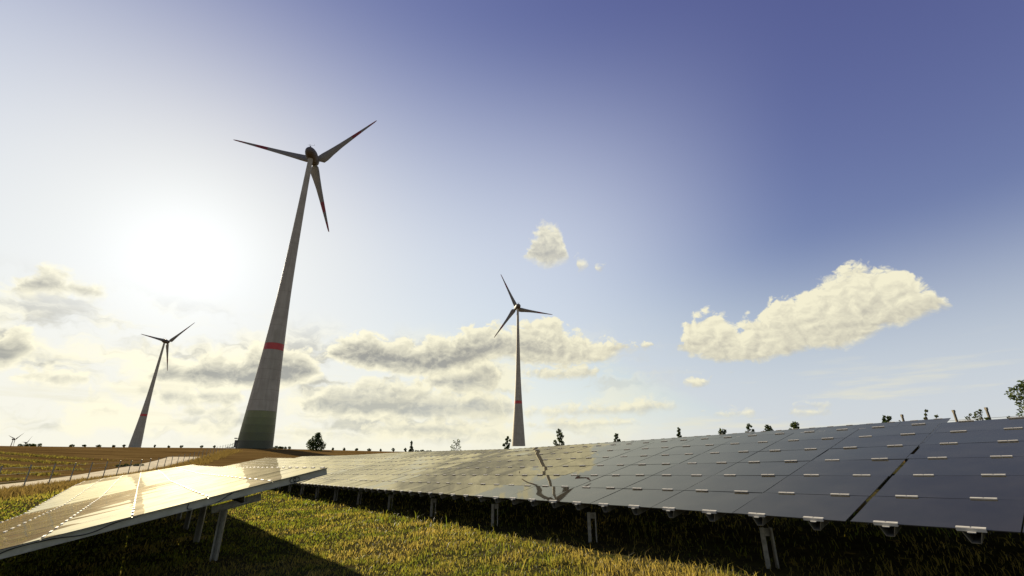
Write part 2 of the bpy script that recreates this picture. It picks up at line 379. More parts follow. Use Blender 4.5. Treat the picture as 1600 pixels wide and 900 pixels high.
def ground_fn(q, b):
    P = world_co(q)
    s = q.m('SUBTRACT', q.v('DOT_PRODUCT', P, (FNN[0], FNN[1], 0)), float(FN0 @ FNN))       # distance to the fence line, park side positive
    n = q.noise(P, .35, 6, .6); n2 = q.noise(P, 3.5, 4, .6); n3 = q.noise(P, .03, 4, .55)
    soil = q.mix(n2, (.030, .026, .012), (.048, .040, .018))
    grass = q.mix(q.ramp(n, .35, .65), (.034, .040, .010), (.055, .047, .016))
    park = q.mix(q.ramp(n2, .4, .6), soil, grass)
    ln = q.noise(q.v('MULTIPLY', P, (.25, 1.0, 1)), .9, 4, .6)
    st = q.noise(q.v('MULTIPLY', P, (.03, .35, 1)), 1.0, 5, .65)
    fld = q.mix(q.ramp(st, .35, .65), (.092, .055, .018), (.165, .106, .037))
    fld = q.mix(q.m('MULTIPLY', q.ramp(q.noise(P, .55, 6, .7), .58, .75), .6), fld, (.26, .175, .07))
    fld = q.mix(q.m('MULTIPLY', q.ramp(n3, .45, .7), .35), fld, (.08, .047, .016))
    D = q.v('LENGTH', P)
    q.put(b.inputs['Base Color'], q.mix(q.m('MULTIPLY', q.ramp(s, -12.0, -9.0), q.m('SUBTRACT', 1.0, q.ramp(D, 75.0, 95.0))), fld, park))
    b.inputs['Roughness'].default_value = 1.0; b.inputs['Specular IOR Level'].default_value = .0
    bump(q, b, q.m('ADD', n2, st), .8, .12)
M_GROUND = mat('ground', fn=ground_fn)
def track_fn(q, b):
    P = world_co(q); n = q.noise(P, 1.2, 6, .65); n2 = q.noise(P, .12, 4, .6)
    c = q.mix(q.ramp(n, .35, .7), (.34, .28, .165), (.46, .385, .24))
    q.put(b.inputs['Base Color'], q.mix(q.m('MULTIPLY', q.ramp(n2, .5, .7), .5), c, (.17, .135, .065)))
    b.inputs['Roughness'].default_value = 1.0; b.inputs['Specular IOR Level'].default_value = .05
    bump(q, b, n, .5, .05)
M_TRACK = mat('track', fn=track_fn)

# ------------------------------------------------------------------ ground sheet
def build_ground():
    nr, na = 190, 288
    rad = np.concatenate([[0.0], np.geomspace(.7, 9000, nr)])
    ang = np.linspace(0, 2 * np.pi, na, endpoint=False)
    X = rad[1:, None] * np.sin(ang)[None]; Y = rad[1:, None] * np.cos(ang)[None]
    V = np.concatenate([[[0, 0, hz(0, 0)]], np.stack([X, Y, height(X, Y)], -1).reshape(-1, 3)])
    i, k = np.meshgrid(np.arange(nr - 1), np.arange(na), indexing='ij')
    a = 1 + i * na + k; b_ = 1 + i * na + (k + 1) % na
    Q = np.stack([a, a + na, b_ + na, b_], -1).reshape(-1, 4)[:, ::-1]
    T = np.stack([np.zeros(na, int), 1 + np.arange(na), 1 + (np.arange(na) + 1) % na], -1)[:, ::-1]
    o = bpy.data.objects.new('ground', mesh_np('ground', V, [Q, T], [M_GROUND], True))
    if o.data.polygons[0].normal.z < 0: o.data.flip_normals()
    link(o); tag(o, 'grassy solar park ground rising into brown stubble fields', kind='structure')
build_ground()
def strip(name, k0, k1, s0, s1, n, m_, mat_, lift):
    V = []
    for i in range(n + 1):
        k = k0 + (k1 - k0) * i / n
        for j in range(m_ + 1):
            s = s0 + (s1 - s0) * j / m_ + .5 * math.sin(k * .11 + j)
            x, y = FN0 + FND * k + FNN * s
            V.append((x, y, hz(x, y) + lift))
    F = [(i * (m_ + 1) + j, i * (m_ + 1) + j + 1, (i + 1) * (m_ + 1) + j + 1, (i + 1) * (m_ + 1) + j) for i in range(n) for j in range(m_)]
    o = bpy.data.objects.new(name, mesh_np(name, np.array(V), np.array(F)[:, ::-1], [mat_], True))
    if o.data.polygons[0].normal.z < 0: o.data.flip_normals()
    return link(o)
tag(strip('dirt_track', -45, 84, -8.6, -1.5, 160, 8, M_TRACK, .06), 'pale sandy track running along the outside of the fence', kind='structure')

# ------------------------------------------------------------------ wind turbines
TOWER_P = [(0, 6.45), (3, 6.25), (7, 6.0), (12, 5.65), (20, 5.1), (30, 4.42), (38.6, 3.88), (41.4, 3.74), (52, 3.15), (64, 2.62), (78, 2.18), (95, 1.78), (115, 1.38), (135.5, 1.08)]
def tower_mesh(green=True):
    hs = sorted(set([0, 2.9, 5.8, 8.7, 11.4, 14.0, 38.6, 41.4] + [14 + 4.1 * k for k in range(1, 6)] + [41.4 + 7.8 * k for k in range(1, 13)] + [135.5]))
    prof, mis = [], []
    def rad(z): return float(np.interp(z, [p[0] for p in TOWER_P], [p[1] for p in TOWER_P]))
    for a, b in zip(hs, hs[1:]):
        mid = (a + b) / 2
        if mid < 14 and green: mi = 6 - min(4, int(mid / 2.85))
        elif 38.6 < mid < 41.4: mi = 1
        else: mi = 0
        prof += [(rad(a), a), (rad(b) , b - .06), (rad(b) - .03, b - .05)]
        mis += [mi, 7, 7]
    prof.append((rad(135.5), 135.5)); mis.append(0)
    return MB().lathe(prof, 48, mis).mesh('tower', [M_TOWER, M_RED] + M_GREENS + [M_JOINT])
def blade_mesh():
    Rb = 41.2
    st = [(0.9, 1.5, 1.0, 0), (2.2, 2.1, .75, 8), (3.6, 4.6, .40, 14), (6, 4.6, .28, 13), (10, 3.7, .24, 10), (16, 2.75, .20, 7), (24, 2.0, .18, 4), (24.01, 2.0, .18, 4), (30, 1.5, .17, 2.5), (30.01, 1.5, .17, 2.5), (35.5, 1.05, .16, 1.5), (35.51, 1.05, .16, 1.5), (39.5, .72, .16, .5), (40.8, .45, .16, 0), (Rb, .12, .2, 0)]
    b = MB(); n = 14; rings = []
    for r, ch, th, tw in st:
        base = len(b.V); rings.append(base)
        for k in range(n):
            t = 2 * math.pi * k / n
            u = (1 - math.cos(t)) / 2            # 0 leading .. 1 trailing
            prof = math.sin(t) * (.5 if th > .9 else .5 * (1.35 * math.sqrt(max(u, 0)) * (1 - u) + .25 * (1 - u)) / .62)
            x = (u - (.5 if th > .9 else .32)) * ch; y = prof * th * ch
            c, s_ = math.cos(R(tw)), math.sin(R(tw))
            b.V.append((x * c - y * s_, x * s_ + y * c, r))
    for i, (a, c) in enumerate(zip(rings, rings[1:])):
        zm = (st[i][0] + st[i + 1][0]) / 2
        mi = 1 if 24 < zm < 30 or zm > 35.5 else 0
        for k in range(n): b.F.append((a + k, a + (k + 1) % n, c + (k + 1) % n, c + k)); b.M.append(mi)
    b.F.append(tuple(rings[-1] + k for k in range(n))); b.M.append(1)
    return b.mesh('blade', [M_BLADE, M_BRED], True)
def nacelle_mesh():
    # egg, long axis +Y (towards the rotor), spun about Y
    prof = [(.3, -4.6), (1.1, -4.4), (1.9, -3.7), (2.4, -2.5), (2.7, -1.0), (2.8, .6), (2.75, 2.0), (2.6, 3.0), (2.6, 3.05)]
    b = MB(); n = 24; rings = []
    for r, y in prof:
        rings.append(len(b.V)); b.V += [(r * math.cos(2 * math.pi * k / n), y, r * math.sin(2 * math.pi * k / n)) for k in range(n)]
    for a, c in zip(rings, rings[1:]):
        for k in range(n): b.F.append((a + k, c + k, c + (k + 1) % n, a + (k + 1) % n)); b.M.append(0)
    b.F.append(tuple(rings[0] + k for k in range(n))); b.M.append(0); b.F.append(tuple(rings[-1] + k for k in range(n))[::-1]); b.M.append(0)
    return b.mesh('nacelle', M_NAC, True)
def spinner_mesh():
    prof = [(2.62, 3.15), (2.6, 4.2), (2.45, 5.6), (2.05, 6.8), (1.35, 7.7), (.5, 8.2), (.05, 8.3)]
    b = MB(); n = 24; rings = []
    for r, y in prof:
        rings.append(len(b.V)); b.V += [(r * math.cos(2 * math.pi * k / n), y, r * math.sin(2 * math.pi * k / n)) for k in range(n)]
    for a, c in zip(rings, rings[1:]):
        for k in range(n): b.F.append((a + k, c + k, c + (k + 1) % n, a + (k + 1) % n)); b.M.append(0)
    b.F.append(tuple(rings[0] + k for k in range(n))); b.M.append(0)
    return b.mesh('spinner', M_NAC, True)
ME_TOWER, ME_TOWER2, ME_BLADE, ME_NAC, ME_SPIN = tower_mesh(), tower_mesh(False), blade_mesh(), nacelle_mesh(), spinner_mesh()
def turbine(az, D, top_z, yaw, ph, label, scale=1.0, door=False, group='wind turbines on the fields'):
    x, y = D * math.sin(R(az)), D * math.cos(R(az))
    root = empty('wind_turbine', (x, y, top_z - 138 * scale)); root.scale = (scale,) * 3
    tag(root, label, 'wind turbine', group)
    link(bpy.data.objects.new('tower', ME_TOWER if door else ME_TOWER2), root)
    head = Matrix.Translation((0, 0, 138)) @ Matrix.Rotation(-yaw, 4, 'Z')
    na = bpy.data.objects.new('nacelle', ME_NAC); na.matrix_basis = head; link(na, root)
    sp = bpy.data.objects.new('spinner', ME_SPIN); sp.matrix_basis = head; link(sp, root)
    for i in range(3):
        a = ph + i * 2 * math.pi / 3                      # from the rotor's right axis towards up
        o = bpy.data.objects.new('blade', ME_BLADE)
        o.matrix_basis = head @ Matrix.Translation((0, 6.0, 0)) @ Matrix.Rotation(math.pi / 2 - a, 4, 'Y')
        link(o, root)
    m_ = MB().tube([(-.6, -2.6, 2.0), (-.6, -2.6, 4.3)], .06, 6).tube([(-1.5, -2.6, 3.7), (1.6, -2.6, 3.7)], .05, 6).tube([(1.5, -2.6, 3.7), (1.5, -2.6, 4.3)], .05, 6).tube([(0, -3.2, 1.8), (0, -3.2, 2.7)], .25, 8)
    w = m_.build('wind_vane', M_DARK, na)
    if door:
        b = MB()
        b.box((0, -6.6, 1.7), (.9, .5, 1.35))
        b.box((0, -8.3, .35), (.9, 1.2, .08)); b.box((0, -7.4, .55), (.9, .35, .08))
        for sx in (-.85, .85): b.tube([(sx, -9.4, .3), (sx, -7.1, 2.0)], .05, 6)
        o = b.build('entrance_stair', M_JOINT, root); o.rotation_euler.z = R(-58)
        # lamp arm over the door
        l_ = MB().box((0, -6.9, 3.7), (.35, .5, .18)).tube([(0, -6.0, 3.6), (0, -7.0, 3.6)], .08, 6).build('door_lamp', M_DARK, root); l_.rotation_euler.z = R(-58)
    return root
turbine(-28.74, 208.3, 140.4, R(350.8), R(47.84), 'tallest-looking wind turbine with green rings and red band round its tower', door=True)
turbine(-38.8, 760.4, 146.6, R(357.8), R(44.3), 'distant leaning-looking wind turbine left of the big one, below the sun')
turbine(.79, 440.7, 146.1, R(344.5), R(115.0), 'dark wind turbine standing upright behind the middle of the solar row')
for px, py, D_, yw, ph, lab in ((20.7, 686.5, 2700, R(8), R(38), 'tiny far wind turbine at the left end of the horizon'), (40, 691.5, 3600, R(15), R(55), 'tiny far wind turbine just right of the leftmost one on the horizon')):
    a_, e_ = to_sky(px, py)
    turbine(a_, D_, D_ * math.tan(R(e_)), yw, ph, lab, group='far wind turbines')

# ------------------------------------------------------------------ solar tables
def panel_meshes():
    out = []
    for k in range(7):
        nx, ny = 4, 3; hx, hy, t = 1.285 / 2, .932 / 2, .008
        V, F = [], []
        ph = rng.uniform(0, 6.28, 4); am = rng.uniform(.0006, .0019, 3) * np.array([1, .8, .6])
        for j in range(ny + 1):
            for i in range(nx + 1):
                x = -hx + 2 * hx * i / nx; y = -hy + 2 * hy * j / ny
                z = -am[0] * math.cos(math.pi * x / (2 * hx)) * math.cos(math.pi * y / (2 * hy)) * 1.6 + am[1] * math.sin(4.5 * x + ph[0]) + am[2] * math.sin(5 * y + ph[1])
                V.append((x, y, z))
        for j in range(ny):
            for i in range(nx):
                a = j * (nx + 1) + i; F.append((a, a + 1, a + nx + 2, a + nx + 1))
        n0 = len(F); ring = [0, nx, (nx + 1) * (ny + 1) - 1, (nx + 1) * ny]
        b0 = len(V); V += [(V[r][0], V[r][1], -t) for r in ring] + [V[r] for r in ring]
        for a in range(4): F.append((b0 + a, b0 + (a + 1) % 4, b0 + 4 + (a + 1) % 4, b0 + 4 + a))
        F.append((b0 + 3, b0 + 2, b0 + 1, b0))
        me = bpy.data.meshes.new('panel'); me.from_pydata(V, [], F)
        me.polygons.foreach_set('use_smooth', [i < n0 for i in range(len(F))])
        me.polygons.foreach_set('material_index', [0 if i < n0 else 1 for i in range(len(F))])
        me.materials.append(M_GLASS); me.materials.append(M_EDGE); me.update(); out.append(me)
    return out
ME_PANEL = panel_meshes()
def clamp_bm(b, c=(0, 0, 0), M=None, end=False):
    T = Matrix.Translation(c) if M is None else M
    for s_ in (-1, 1): b.box((s_ * .054, 0, .007), (.050, .016, .006), T)
    b.box((0, 0, .004), (.012, .013, .006), T)
    if end:
        b.box((0, -.020, -.005), (.104, .004, .015), T); b.box((0, -.03, -.024), (.03, .012, .004), T)
    return b
ME_CLAMP = clamp_bm(MB()).mesh('clamp', M_CLAMP)
ME_CLAMP_END = clamp_bm(MB(), end=True).mesh('clamp', M_CLAMP)
def rail_mesh(L):
    b = MB(); y = L / 2
    for s_ in (-1, 1):
        b.box((s_ * .085, y, -.013), (.025, y, .003))
        M = Matrix.Translation((s_ * .053, y, -.068)) @ Matrix.Rotation(s_ * R(20), 4, 'Y')
        b.box((0, 0, 0), (.003, y, .056), M)
    b.box((0, y, -.122), (.036, y, .003))
    return b.mesh('rail', M_GALV)
RAILS = {}
def frame_at(S, u, v):
    """axes on the table surface: x along the row to the near end, y up the slope, z out of the glass"""
    p = S(u, v); ex = S(u + .5, v) - S(u - .5, v); ey = S(u, v + .5) - S(u, v - .5)
    ex /= np.linalg.norm(ex); ez = np.cross(ex, ey); ez /= np.linalg.norm(ez); ey = np.cross(ez, ex)
    M = Matrix(((ex[0], ey[0], ez[0], p[0]), (ex[1], ey[1], ez[1], p[1]), (ex[2], ey[2], ez[2], p[2]), (0, 0, 0, 1)))
    return M
def solar_table(S, u_near, ncol, label, group, clamps='joined', rows=range(6), posts=True, end_beam=False, jit=.17):
    u_far = u_near - ncol
    p = S(u_near, 0); gx, gy = float(p[0]), float(p[1])
    root = empty('solar_table', (gx, gy, hz(gx, gy)))
    tag(root, label, 'solar panels', group)
    T = Matrix.Translation(-Vector(root.location))
    gap = .018 / CW
    scale = (ncol - gap * 2) / ncol
    U = lambda k: u_near - gap - k * scale              # column boundary k
    joined = MB(); rest = MB()
    for ci in range(ncol):
        for ri in range(6):
            M = T @ frame_at(S, U(ci + .5), ri + .5) @ Matrix.Rotation(R(rng.normal(0, jit)), 4, 'X') @ Matrix.Rotation(R(rng.normal(0, jit)), 4, 'Y')
            me = ME_PANEL[int(rng.integers(len(ME_PANEL)))]
            if ri not in rows:
                rest.quad_pts([M @ v.co for v in me.vertices], [tuple(f.vertices) for f in me.polygons]); continue
            o = bpy.data.objects.new('panel', me); o.matrix_basis = M; link(o, root)
            for line in ([ri] if ri < 5 else [5, 6]):
                for fr in (.25, .75):
                    if clamps == 'single':
                        c = bpy.data.objects.new('clamp', ME_CLAMP_END if line == 0 else ME_CLAMP)
                        lv = {0: -.4723 + .012, 6: .4723 - .012}.get(line, -.4723)
                        c.matrix_basis = Matrix.Translation(((.5 - fr) * CW, lv, .003)); link(c, o)
                    else:
                        clamp_bm(joined, M=T @ frame_at(S, U(ci + fr), min(max(line, .02), 5.98)), end=line == 0)
    if joined.V: tag(joined.build('clamp', M_CLAMP, root), kind='stuff')
    if rest.V: tag(rest.build('panel', M_GLASS, root), kind='stuff')
    # rails up the slope
    L = 6 * CV - .02
    if L not in RAILS: RAILS[L] = rail_mesh(L)
    for ci in range(ncol):
        for fr in (.25, .75):
            M = T @ frame_at(S, U(ci + fr), .01)
            # aim along the slope to the upper edge
            o = bpy.data.objects.new('rail', RAILS[L]); o.matrix_basis = M; link(o, root)
    def beam(u0, v0, u1, v1, drop, hw, hh, name, m_):
        A = T @ frame_at(S, u0, v0) @ Vector((0, 0, -drop)); B = T @ frame_at(S, u1, v1) @ Vector((0, 0, -drop))
        d = B - A; Lb = d.length; x = d.normalized(); z = (T.to_3x3() @ frame_at(S, u0, v0).to_3x3()) @ Vector((0, 0, 1)); y = z.cross(x).normalized(); z = x.cross(y)
        M = Matrix(((x[0], y[0], z[0], A[0]), (x[1], y[1], z[1], A[1]), (x[2], y[2], z[2], A[2]), (0, 0, 0, 1)))
        b = MB(); b.box((Lb / 2, 0, hh - .004), (Lb / 2, hw, .004)); b.box((Lb / 2, 0, -hh + .004), (Lb / 2, hw, .004)); b.box((Lb / 2, 0, 0), (Lb / 2, .004, hh - .0085))
        return b.build(name, m_, root, M=M)
    if posts:
        for v in (1.2, 4.55): beam(U(ncol - .1), v, U(.1), v, .185, .04, .055, 'purlin', M_GALV)
        k = .9
        while k < ncol:
            beam(U(k), 4.15, U(k), 5.0, .31, .04, .06, 'girder', M_GALV)
            for v, w in ((.62, .06), (4.45, .058)):
                q = S(U(k), v); top = Vector(q) - Vector((0, 0, .36 if v > 1 else .33)); g = hz(q[0], q[1]) - .3
                b = MB(); h = (top.z - g) / 2
                if v < 1:                                   # twin legs tied by plates at head and foot
                    b.box((-.058, 0, h), (.030, .004, h)); b.box((-.030, .030, h), (.004, .0255, h)); b.box((.066, 0, h), (.011, .004, h)); b.box((.056, .030, h), (.004, .0255, h))
                    for zz in (.12, 2 * h - .06): b.box((.013, .058, zz), (.07, .0025, .05))
                    o = b.build('post', M_GALV, root); o.location = Vector((q[0], q[1], g)) - Vector(root.location)
                    o.rotation_euler.z = math.atan2(UPS[1], UPS[0]) + R(-43); continue
                b.box((0, 0, h), (w, .004, h))
                for s_ in (-1, 1): b.box((s_ * (w - .004), -.040, h), (.004, .0355, h))
                for s_ in (-1, 1): b.box((s_ * (w - .018), -.0795, h), (.010, .0035, h))
                o = b.build('post', M_GALV, root); o.location = Vector((q[0], q[1], g)) - Vector(root.location)
                o.rotation_euler.z = math.atan2(UPS[1], UPS[0]) + (R(-16) if v > 1 else R(-43))
            k += 2.5
    if end_beam:
        A = frame_at(S, U(0) - .02, 0)
        b = MB(); Lb = 6 * CV
        b.box((0, Lb / 2 - .02, -.016), (.03, Lb / 2, .004)); b.box((0, Lb / 2 - .02, -.118), (.03, Lb / 2, .004)); b.box((-.010, Lb / 2 - .02, -.067), (.003, Lb / 2, .0465))
        b.build('end_beam', M_BEAM, root, M=T @ A)
        def cable(pts, r=.007):
            P = [Vector(p_) for p_ in pts]; out = []
            for i in range(len(P) - 1):
                p0, p1, p2, p3 = P[max(i - 1, 0)], P[i], P[i + 1], P[min(i + 2, len(P) - 1)]
                for j in range(6):
                    t = j / 6
                    out.append(.5 * ((2 * p1) + (p2 - p0) * t + (2 * p0 - 5 * p1 + 4 * p2 - p3) * t * t + (3 * p1 - p0 - 3 * p2 + p3) * t ** 3))
            out.append(P[-1]); MB().tube(out, r, 5).build('cable', M_CABLE, root, True, M=T @ A)
        cable([(.012, 1.0, -.115), (.014, 1.35, -.09), (.014, 1.65, -.03), (.014, 2.0, -.035), (.014, 2.35, -.085), (.014, 2.65, -.03), (.014, 2.9, -.02)])
        cable([(.012, 3.52, -.02), (.014, 3.50, -.09), (.014, 3.56, -.115)]); cable([(.012, 3.7, -.115), (.014, 3.9, -.11), (.014, 4.1, -.03), (.014, 4.25, -.02)])
        for y0 in (5.05, 5.11): cable([(.014 + .003 * (y0 > 5.08), y0 + .05 * math.cos(a), -.068 + .042 * math.sin(a)) for a in np.linspace(0, 6.1, 9)], .006)
        cable([(.012, 4.75, -.115), (.014, 4.85, -.12), (.014, 5.2, -.14), (.014, 5.4, -.115)])
    return root
def surf_right(u, v, off=0., dz=0.):
    base = NEAR * (R0 + CW * u) + UPS * (C0 + off)
    p = base + UPS * v * CV * math.cos(TILT_P); p[2] = row_z(u) + dz + v * CV * math.sin(TILT_P)
    return p
H2 = R(37.87); N2 = np.array([math.sin(H2), -math.cos(H2), 0]); U2 = np.array([math.cos(H2), math.sin(H2), 0]); L0 = np.array([-7.84, 5.665, 0])
def surf_left(u, v):
    zl = np.interp(u, [-26, -20, -10, 0, 2], [-1.57, -1.57, -1.79, -1.49, -1.43]); zh = np.interp(u, [-26, -20, -10, 0, 2], [-1.93, -1.885, -1.735, -1.49, -1.43]) + 6 * CV * math.sin(R(12.98))
    p = L0 + N2 * CW * u + U2 * v * CV * math.cos(R(12.98)); p[2] = zl + (zh - zl) * v / 6
    return p
G_R, G_L, G_B = 'solar tables of the right-hand row', 'solar tables of the left-hand row', 'solar tables of the row behind'
solar_table(surf_right, 11, 10, 'dark solar table cut off by the right edge of the picture', G_R, 'single')
solar_table(surf_right, 1, 10, 'nearest whole solar table, dark panels mirroring the upright turbine', G_R, 'single')
R_LAB = ['solar table mirroring pale clouds, beyond the one that mirrors the turbine', 'bright glaring solar table third along the right-hand row', 'fourth solar table along the right-hand row, behind the left table corner', 'fifth solar table along the right-hand row, far and glaring', 'last far solar table ending the right-hand row']
for i, (u, n) in enumerate(((-9, 10), (-19, 10), (-29, 10), (-39, 10), (-49, 7))): solar_table(surf_right, u, n, R_LAB[i], G_R)
solar_table(surf_left, 0, 10, 'near cream-glaring solar table with cabled end beam at lower left', G_L, end_beam=True, jit=.05)
solar_table(surf_left, -10, 10, 'second solar table behind the near left one, beside the fence', G_L, jit=.05)
solar_table(surf_left, -20, 5, 'short far solar table ending the left-hand row', G_L, jit=.05)
def surf_back(u, v):
    d = float(np.interp(u, [-70, -50, -33, 0], [.2, .32, .62, .64]))
    return surf_right(u, v, 9.15, d)
B_LAB = ['nearest solar table of the row behind, top strip above the clamps', 'second solar table of the row behind, only its top edge showing', 'third solar table of the row behind, only its top edge showing', 'fourth solar table of the row behind, top edge below the small trees', 'fifth solar table of the row behind, top edge far left', 'sixth solar table of the row behind, thin bright top edge', 'last solar table of the row behind, ending near the big tree']
for i in range(7): solar_table(surf_back, -.1 - 10 * i, 10, B_LAB[i], G_B, rows=(4, 5), posts=i < 2)

# ------------------------------------------------------------------ fences
def fence(pts, label, name='wire_fence', h=2.0, wires=(.35, .9, 1.45, 1.9), rad=.045, lean=0., pmat=None):
    x0, y0 = pts[0]; root = empty(name, (x0, y0, hz(x0, y0))); tag(root, label, 'fence')
    O = Vector(root.location); pm = MB().tube([(0, 0, -.2), (0, 0, h)], rad, 6).box((0, 0, h + .02), (rad * .9, rad * .9, .05)).mesh('post', pmat or M_GALV)
    tops = []
    for x, y in pts:
        o = bpy.data.objects.new('post', pm); o.location = Vector((x, y, hz(x, y))) - O; o.rotation_euler = (rng.normal(0, .012) + lean, rng.normal(0, .012), 0); link(o, root); tops.append(o.location.copy())
    for w in wires: MB().tube([t + Vector((0, 0, w)) for t in tops], .006, 4).build('wire', M_GALV, root)
    return root
fp = [tuple(FN0 + FND * (k * 4.0 - 8)) for k in range(34)]
fence(fp, 'long wire fence on thin grey posts between track and left solar row')
# fence behind the right-hand rows
fq = [tuple((d_ * (27.0 / (d_ @ UPS)))[:2]) for d_ in (np.array([(px - 800) / F_PX, 1.0365, .09]) for px in (1409, 1491, 1543, 1640, 1760))]
fence(fq, 'short run of wire fence posts rising above the right solar table', h=2.25, rad=.045, pmat=M_WOOD)

# ------------------------------------------------------------------ trees and bushes
def leaves(centers, rads, n, size, cols, seed, flat=1.0):
    g = np.random.default_rng(seed); centers = np.asarray(centers, float); rads = np.asarray(rads, float)
    w = rads ** 2; idx = g.choice(len(centers), n, p=w / w.sum())
    d = g.normal(size=(n, 3)); d /= np.linalg.norm(d, axis=1)[:, None]; d[:, 2] *= flat
    P = centers[idx] + d * (rads[idx] * g.uniform(.35, 1.0, n) ** .6)[:, None]
    a = g.normal(size=(n, 3)); a /= np.linalg.norm(a, axis=1)[:, None]; b = np.cross(a, g.normal(size=(n, 3))); b /= np.linalg.norm(b, axis=1)[:, None]
    s_ = size * g.uniform(.6, 1.3, n)[:, None]
    V = np.stack([P - a * s_, P + b * s_ * .55, P + a * s_, P - b * s_ * .55], 1).reshape(-1, 3)
    F = np.arange(4 * n).reshape(-1, 4)
    base = np.array(cols)[g.integers(len(cols), size=n)] * g.uniform(.75, 1.25, (n, 1))
    C = np.repeat(np.concatenate([base, np.ones((n, 1))], 1), 4, 0)
    return V, F, C
LEAFC = [(.030, .050, .014), (.045, .065, .018), (.060, .075, .02), (.025, .04, .014)]
def tree(x, y, h, w, label, group, seed, n=500, size=.12, clumps=14, trunk=.25, name='young_tree', cat='tree', cols=LEAFC, z=None, spiky=0., base=.22, lopsided=0.):
    g = np.random.default_rng(seed); z = hz(x, y) if z is None else z
    root = empty(name, (x, y, z)); tag(root, label, cat, group)
    b = MB(); lean = g.normal(0, .04, 2)
    tp = [(lean[0] * h * t + .02 * h * math.sin(5 * t + seed), lean[1] * h * t, h * t * .93 - (.1 if t == 0 else 0)) for t in np.linspace(0, 1, 6)]
    rr = max(.02, .022 * h)
    b.tube(tp, [rr * (1 - .85 * i / 5) for i in range(6)], 6)
    C, Rd = [], []
    for k in range(clumps):
        f = base + (1 - base) * (k + .5) / clumps
        prof = math.sin(math.pi * min(1, max(.06, (1 - f) * (1.0 + spiky * .1) + .02)) ** (.75 + .2 * spiky)) if spiky == 0 else (1 - f) * 1.05 + .12
        an = k * 2.4 + g.uniform(-.5, .5); rr_ = w / 2 * prof * g.uniform(.35, .85)
        c = np.array([tp[0][0] + lean[0] * h * f + rr_ * math.cos(an) + lopsided * w * prof, lean[1] * h * f + rr_ * math.sin(an), h * f])
        C.append(c); Rd.append(w / 2 * g.uniform(.18, .46) * (.45 + .55 * prof))
        b.tube([(lean[0] * h * f * .8, lean[1] * h * f * .8, h * max(.12, f - .14)), tuple((c + np.array([0, 0, 0])) * np.array([.6, .6, 1]) + np.array([0, 0, -.02 * h])), tuple(c)], [rr * .4, rr * .25, rr * .1], 4, False)
    b.build('trunk', M_BARK, root)
    V, F, CC = leaves(C, Rd, n, size, cols, seed + 1)
    link(bpy.data.objects.new('crown', mesh_np('crown', V, F, [M_LEAF], attr=CC)), root)
    return root
def ray(px, py):
    r, u = (px - 800) / F_PX, (450 - py) / F_PX
    return np.array([r, math.cos(TILT) - u * math.sin(TILT), math.sin(TILT) + u * math.cos(TILT)])
def at_c(px, py, c): d = ray(px, py); return d * (c / (d @ UPS))
def at_d(px, py, D): d = ray(px, py); return d * (D / math.hypot(d[0], d[1]))
ALLEY = 'young trees in line behind the solar rows'
# px x, px y of top, width px, spiky, label
ALLEY_T = [(498, 677, 26, 1, 'bushy dark tree standing alone just right of the big turbine foot', 900), (644, 689, 9, 1, 'slim pointed tree at the end of the low hedge', 350), (713, 686, 16, 0, 'thin spindly young tree between hedge and upright turbine', 130),
           (791, 682, 11, 0, 'young tree touching the left side of the upright turbine foot', 420), (873, 670, 13, 0, 'young tree just right of the upright turbine', 330), (964, 677, 10, 0, 'small tree top second right of the upright turbine', 350),
           (1059, 668, 15, 1, 'cone-shaped tree top third right of the upright turbine', 450), (1125, 671, 18, 0, 'low rounded tree top under the left end of the big cloud', 420), (1163, 663, 16, 0, 'tree top with one stray twig under the big cloud', 380),
           (1198, 665, 18, 0, 'dark tree top under the middle of the big cloud', 400), (1241, 659, 18, 0, 'loose open tree top under the middle of the big cloud', 330), (1383, 650, 20, 0, 'wide dark tree top left of the weeds above the right table', 420)]
for i, (px, py, wp, spk, lab, nl) in enumerate(ALLEY_T):
    p = at_c(px, py, 42.0); x, y = p[0], p[1]; g0 = hz(x, y); h = max(p[2] - g0, 2.2)
    dep = p[1] * math.cos(TILT) + p[2] * math.sin(TILT); w = 1.3 * wp / F_PX * dep
    tree(x, y, h, w, lab, ALLEY, 100 + i, n=nl * 3, size=(.07 + .0007 * dep) * (1.45 if i == 0 else 1), clumps=20, spiky=spk, base=.3 if px > 800 else .16, z=p[2] - h)
# big leafy tree at the right edge
p = at_c(1614, 598, 34.0); g0 = hz(p[0], p[1]); dep = p[1] * math.cos(TILT) + p[2] * math.sin(TILT)
tree(p[0], p[1], p[2] - g0, 2.3, 'leafy tree cut off by the right edge above the panels', None, 150, n=3200, size=.075, clumps=26, base=.1, cols=[(.05, .07, .018), (.075, .09, .02), (.035, .055, .015)], name='leafy_tree')
# weeds and shrubs standing above the right table
for i, (px, py, wp, lab) in enumerate([(1408, 655, 9, 'low weed tuft left of the tall weed above the right table'), (1441, 639, 11, 'tall thin weed rising above the top edge of the right table'), (1459, 648, 14, 'small weed just right of the tall thin weed'), (1508, 645, 18, 'leafy shrub left of the leaning fence post'), (1530, 639, 26, 'widest leafy shrub beside the leaning fence post'), (1574, 650, 12, 'small weed close to the tree at the right edge')]):
    p = at_c(px, py, 26.5); g0 = hz(p[0], p[1]); dep = p[1] * math.cos(TILT) + p[2] * math.sin(TILT)
    tree(p[0], p[1], max(p[2] - g0, .6), 1.25 * wp / F_PX * dep, lab, 'weeds above the right table', 170 + i, n=420, size=.05, clumps=14, base=.1, name='weed', cat='plant', cols=[(.045, .06, .018), (.07, .08, .025)])
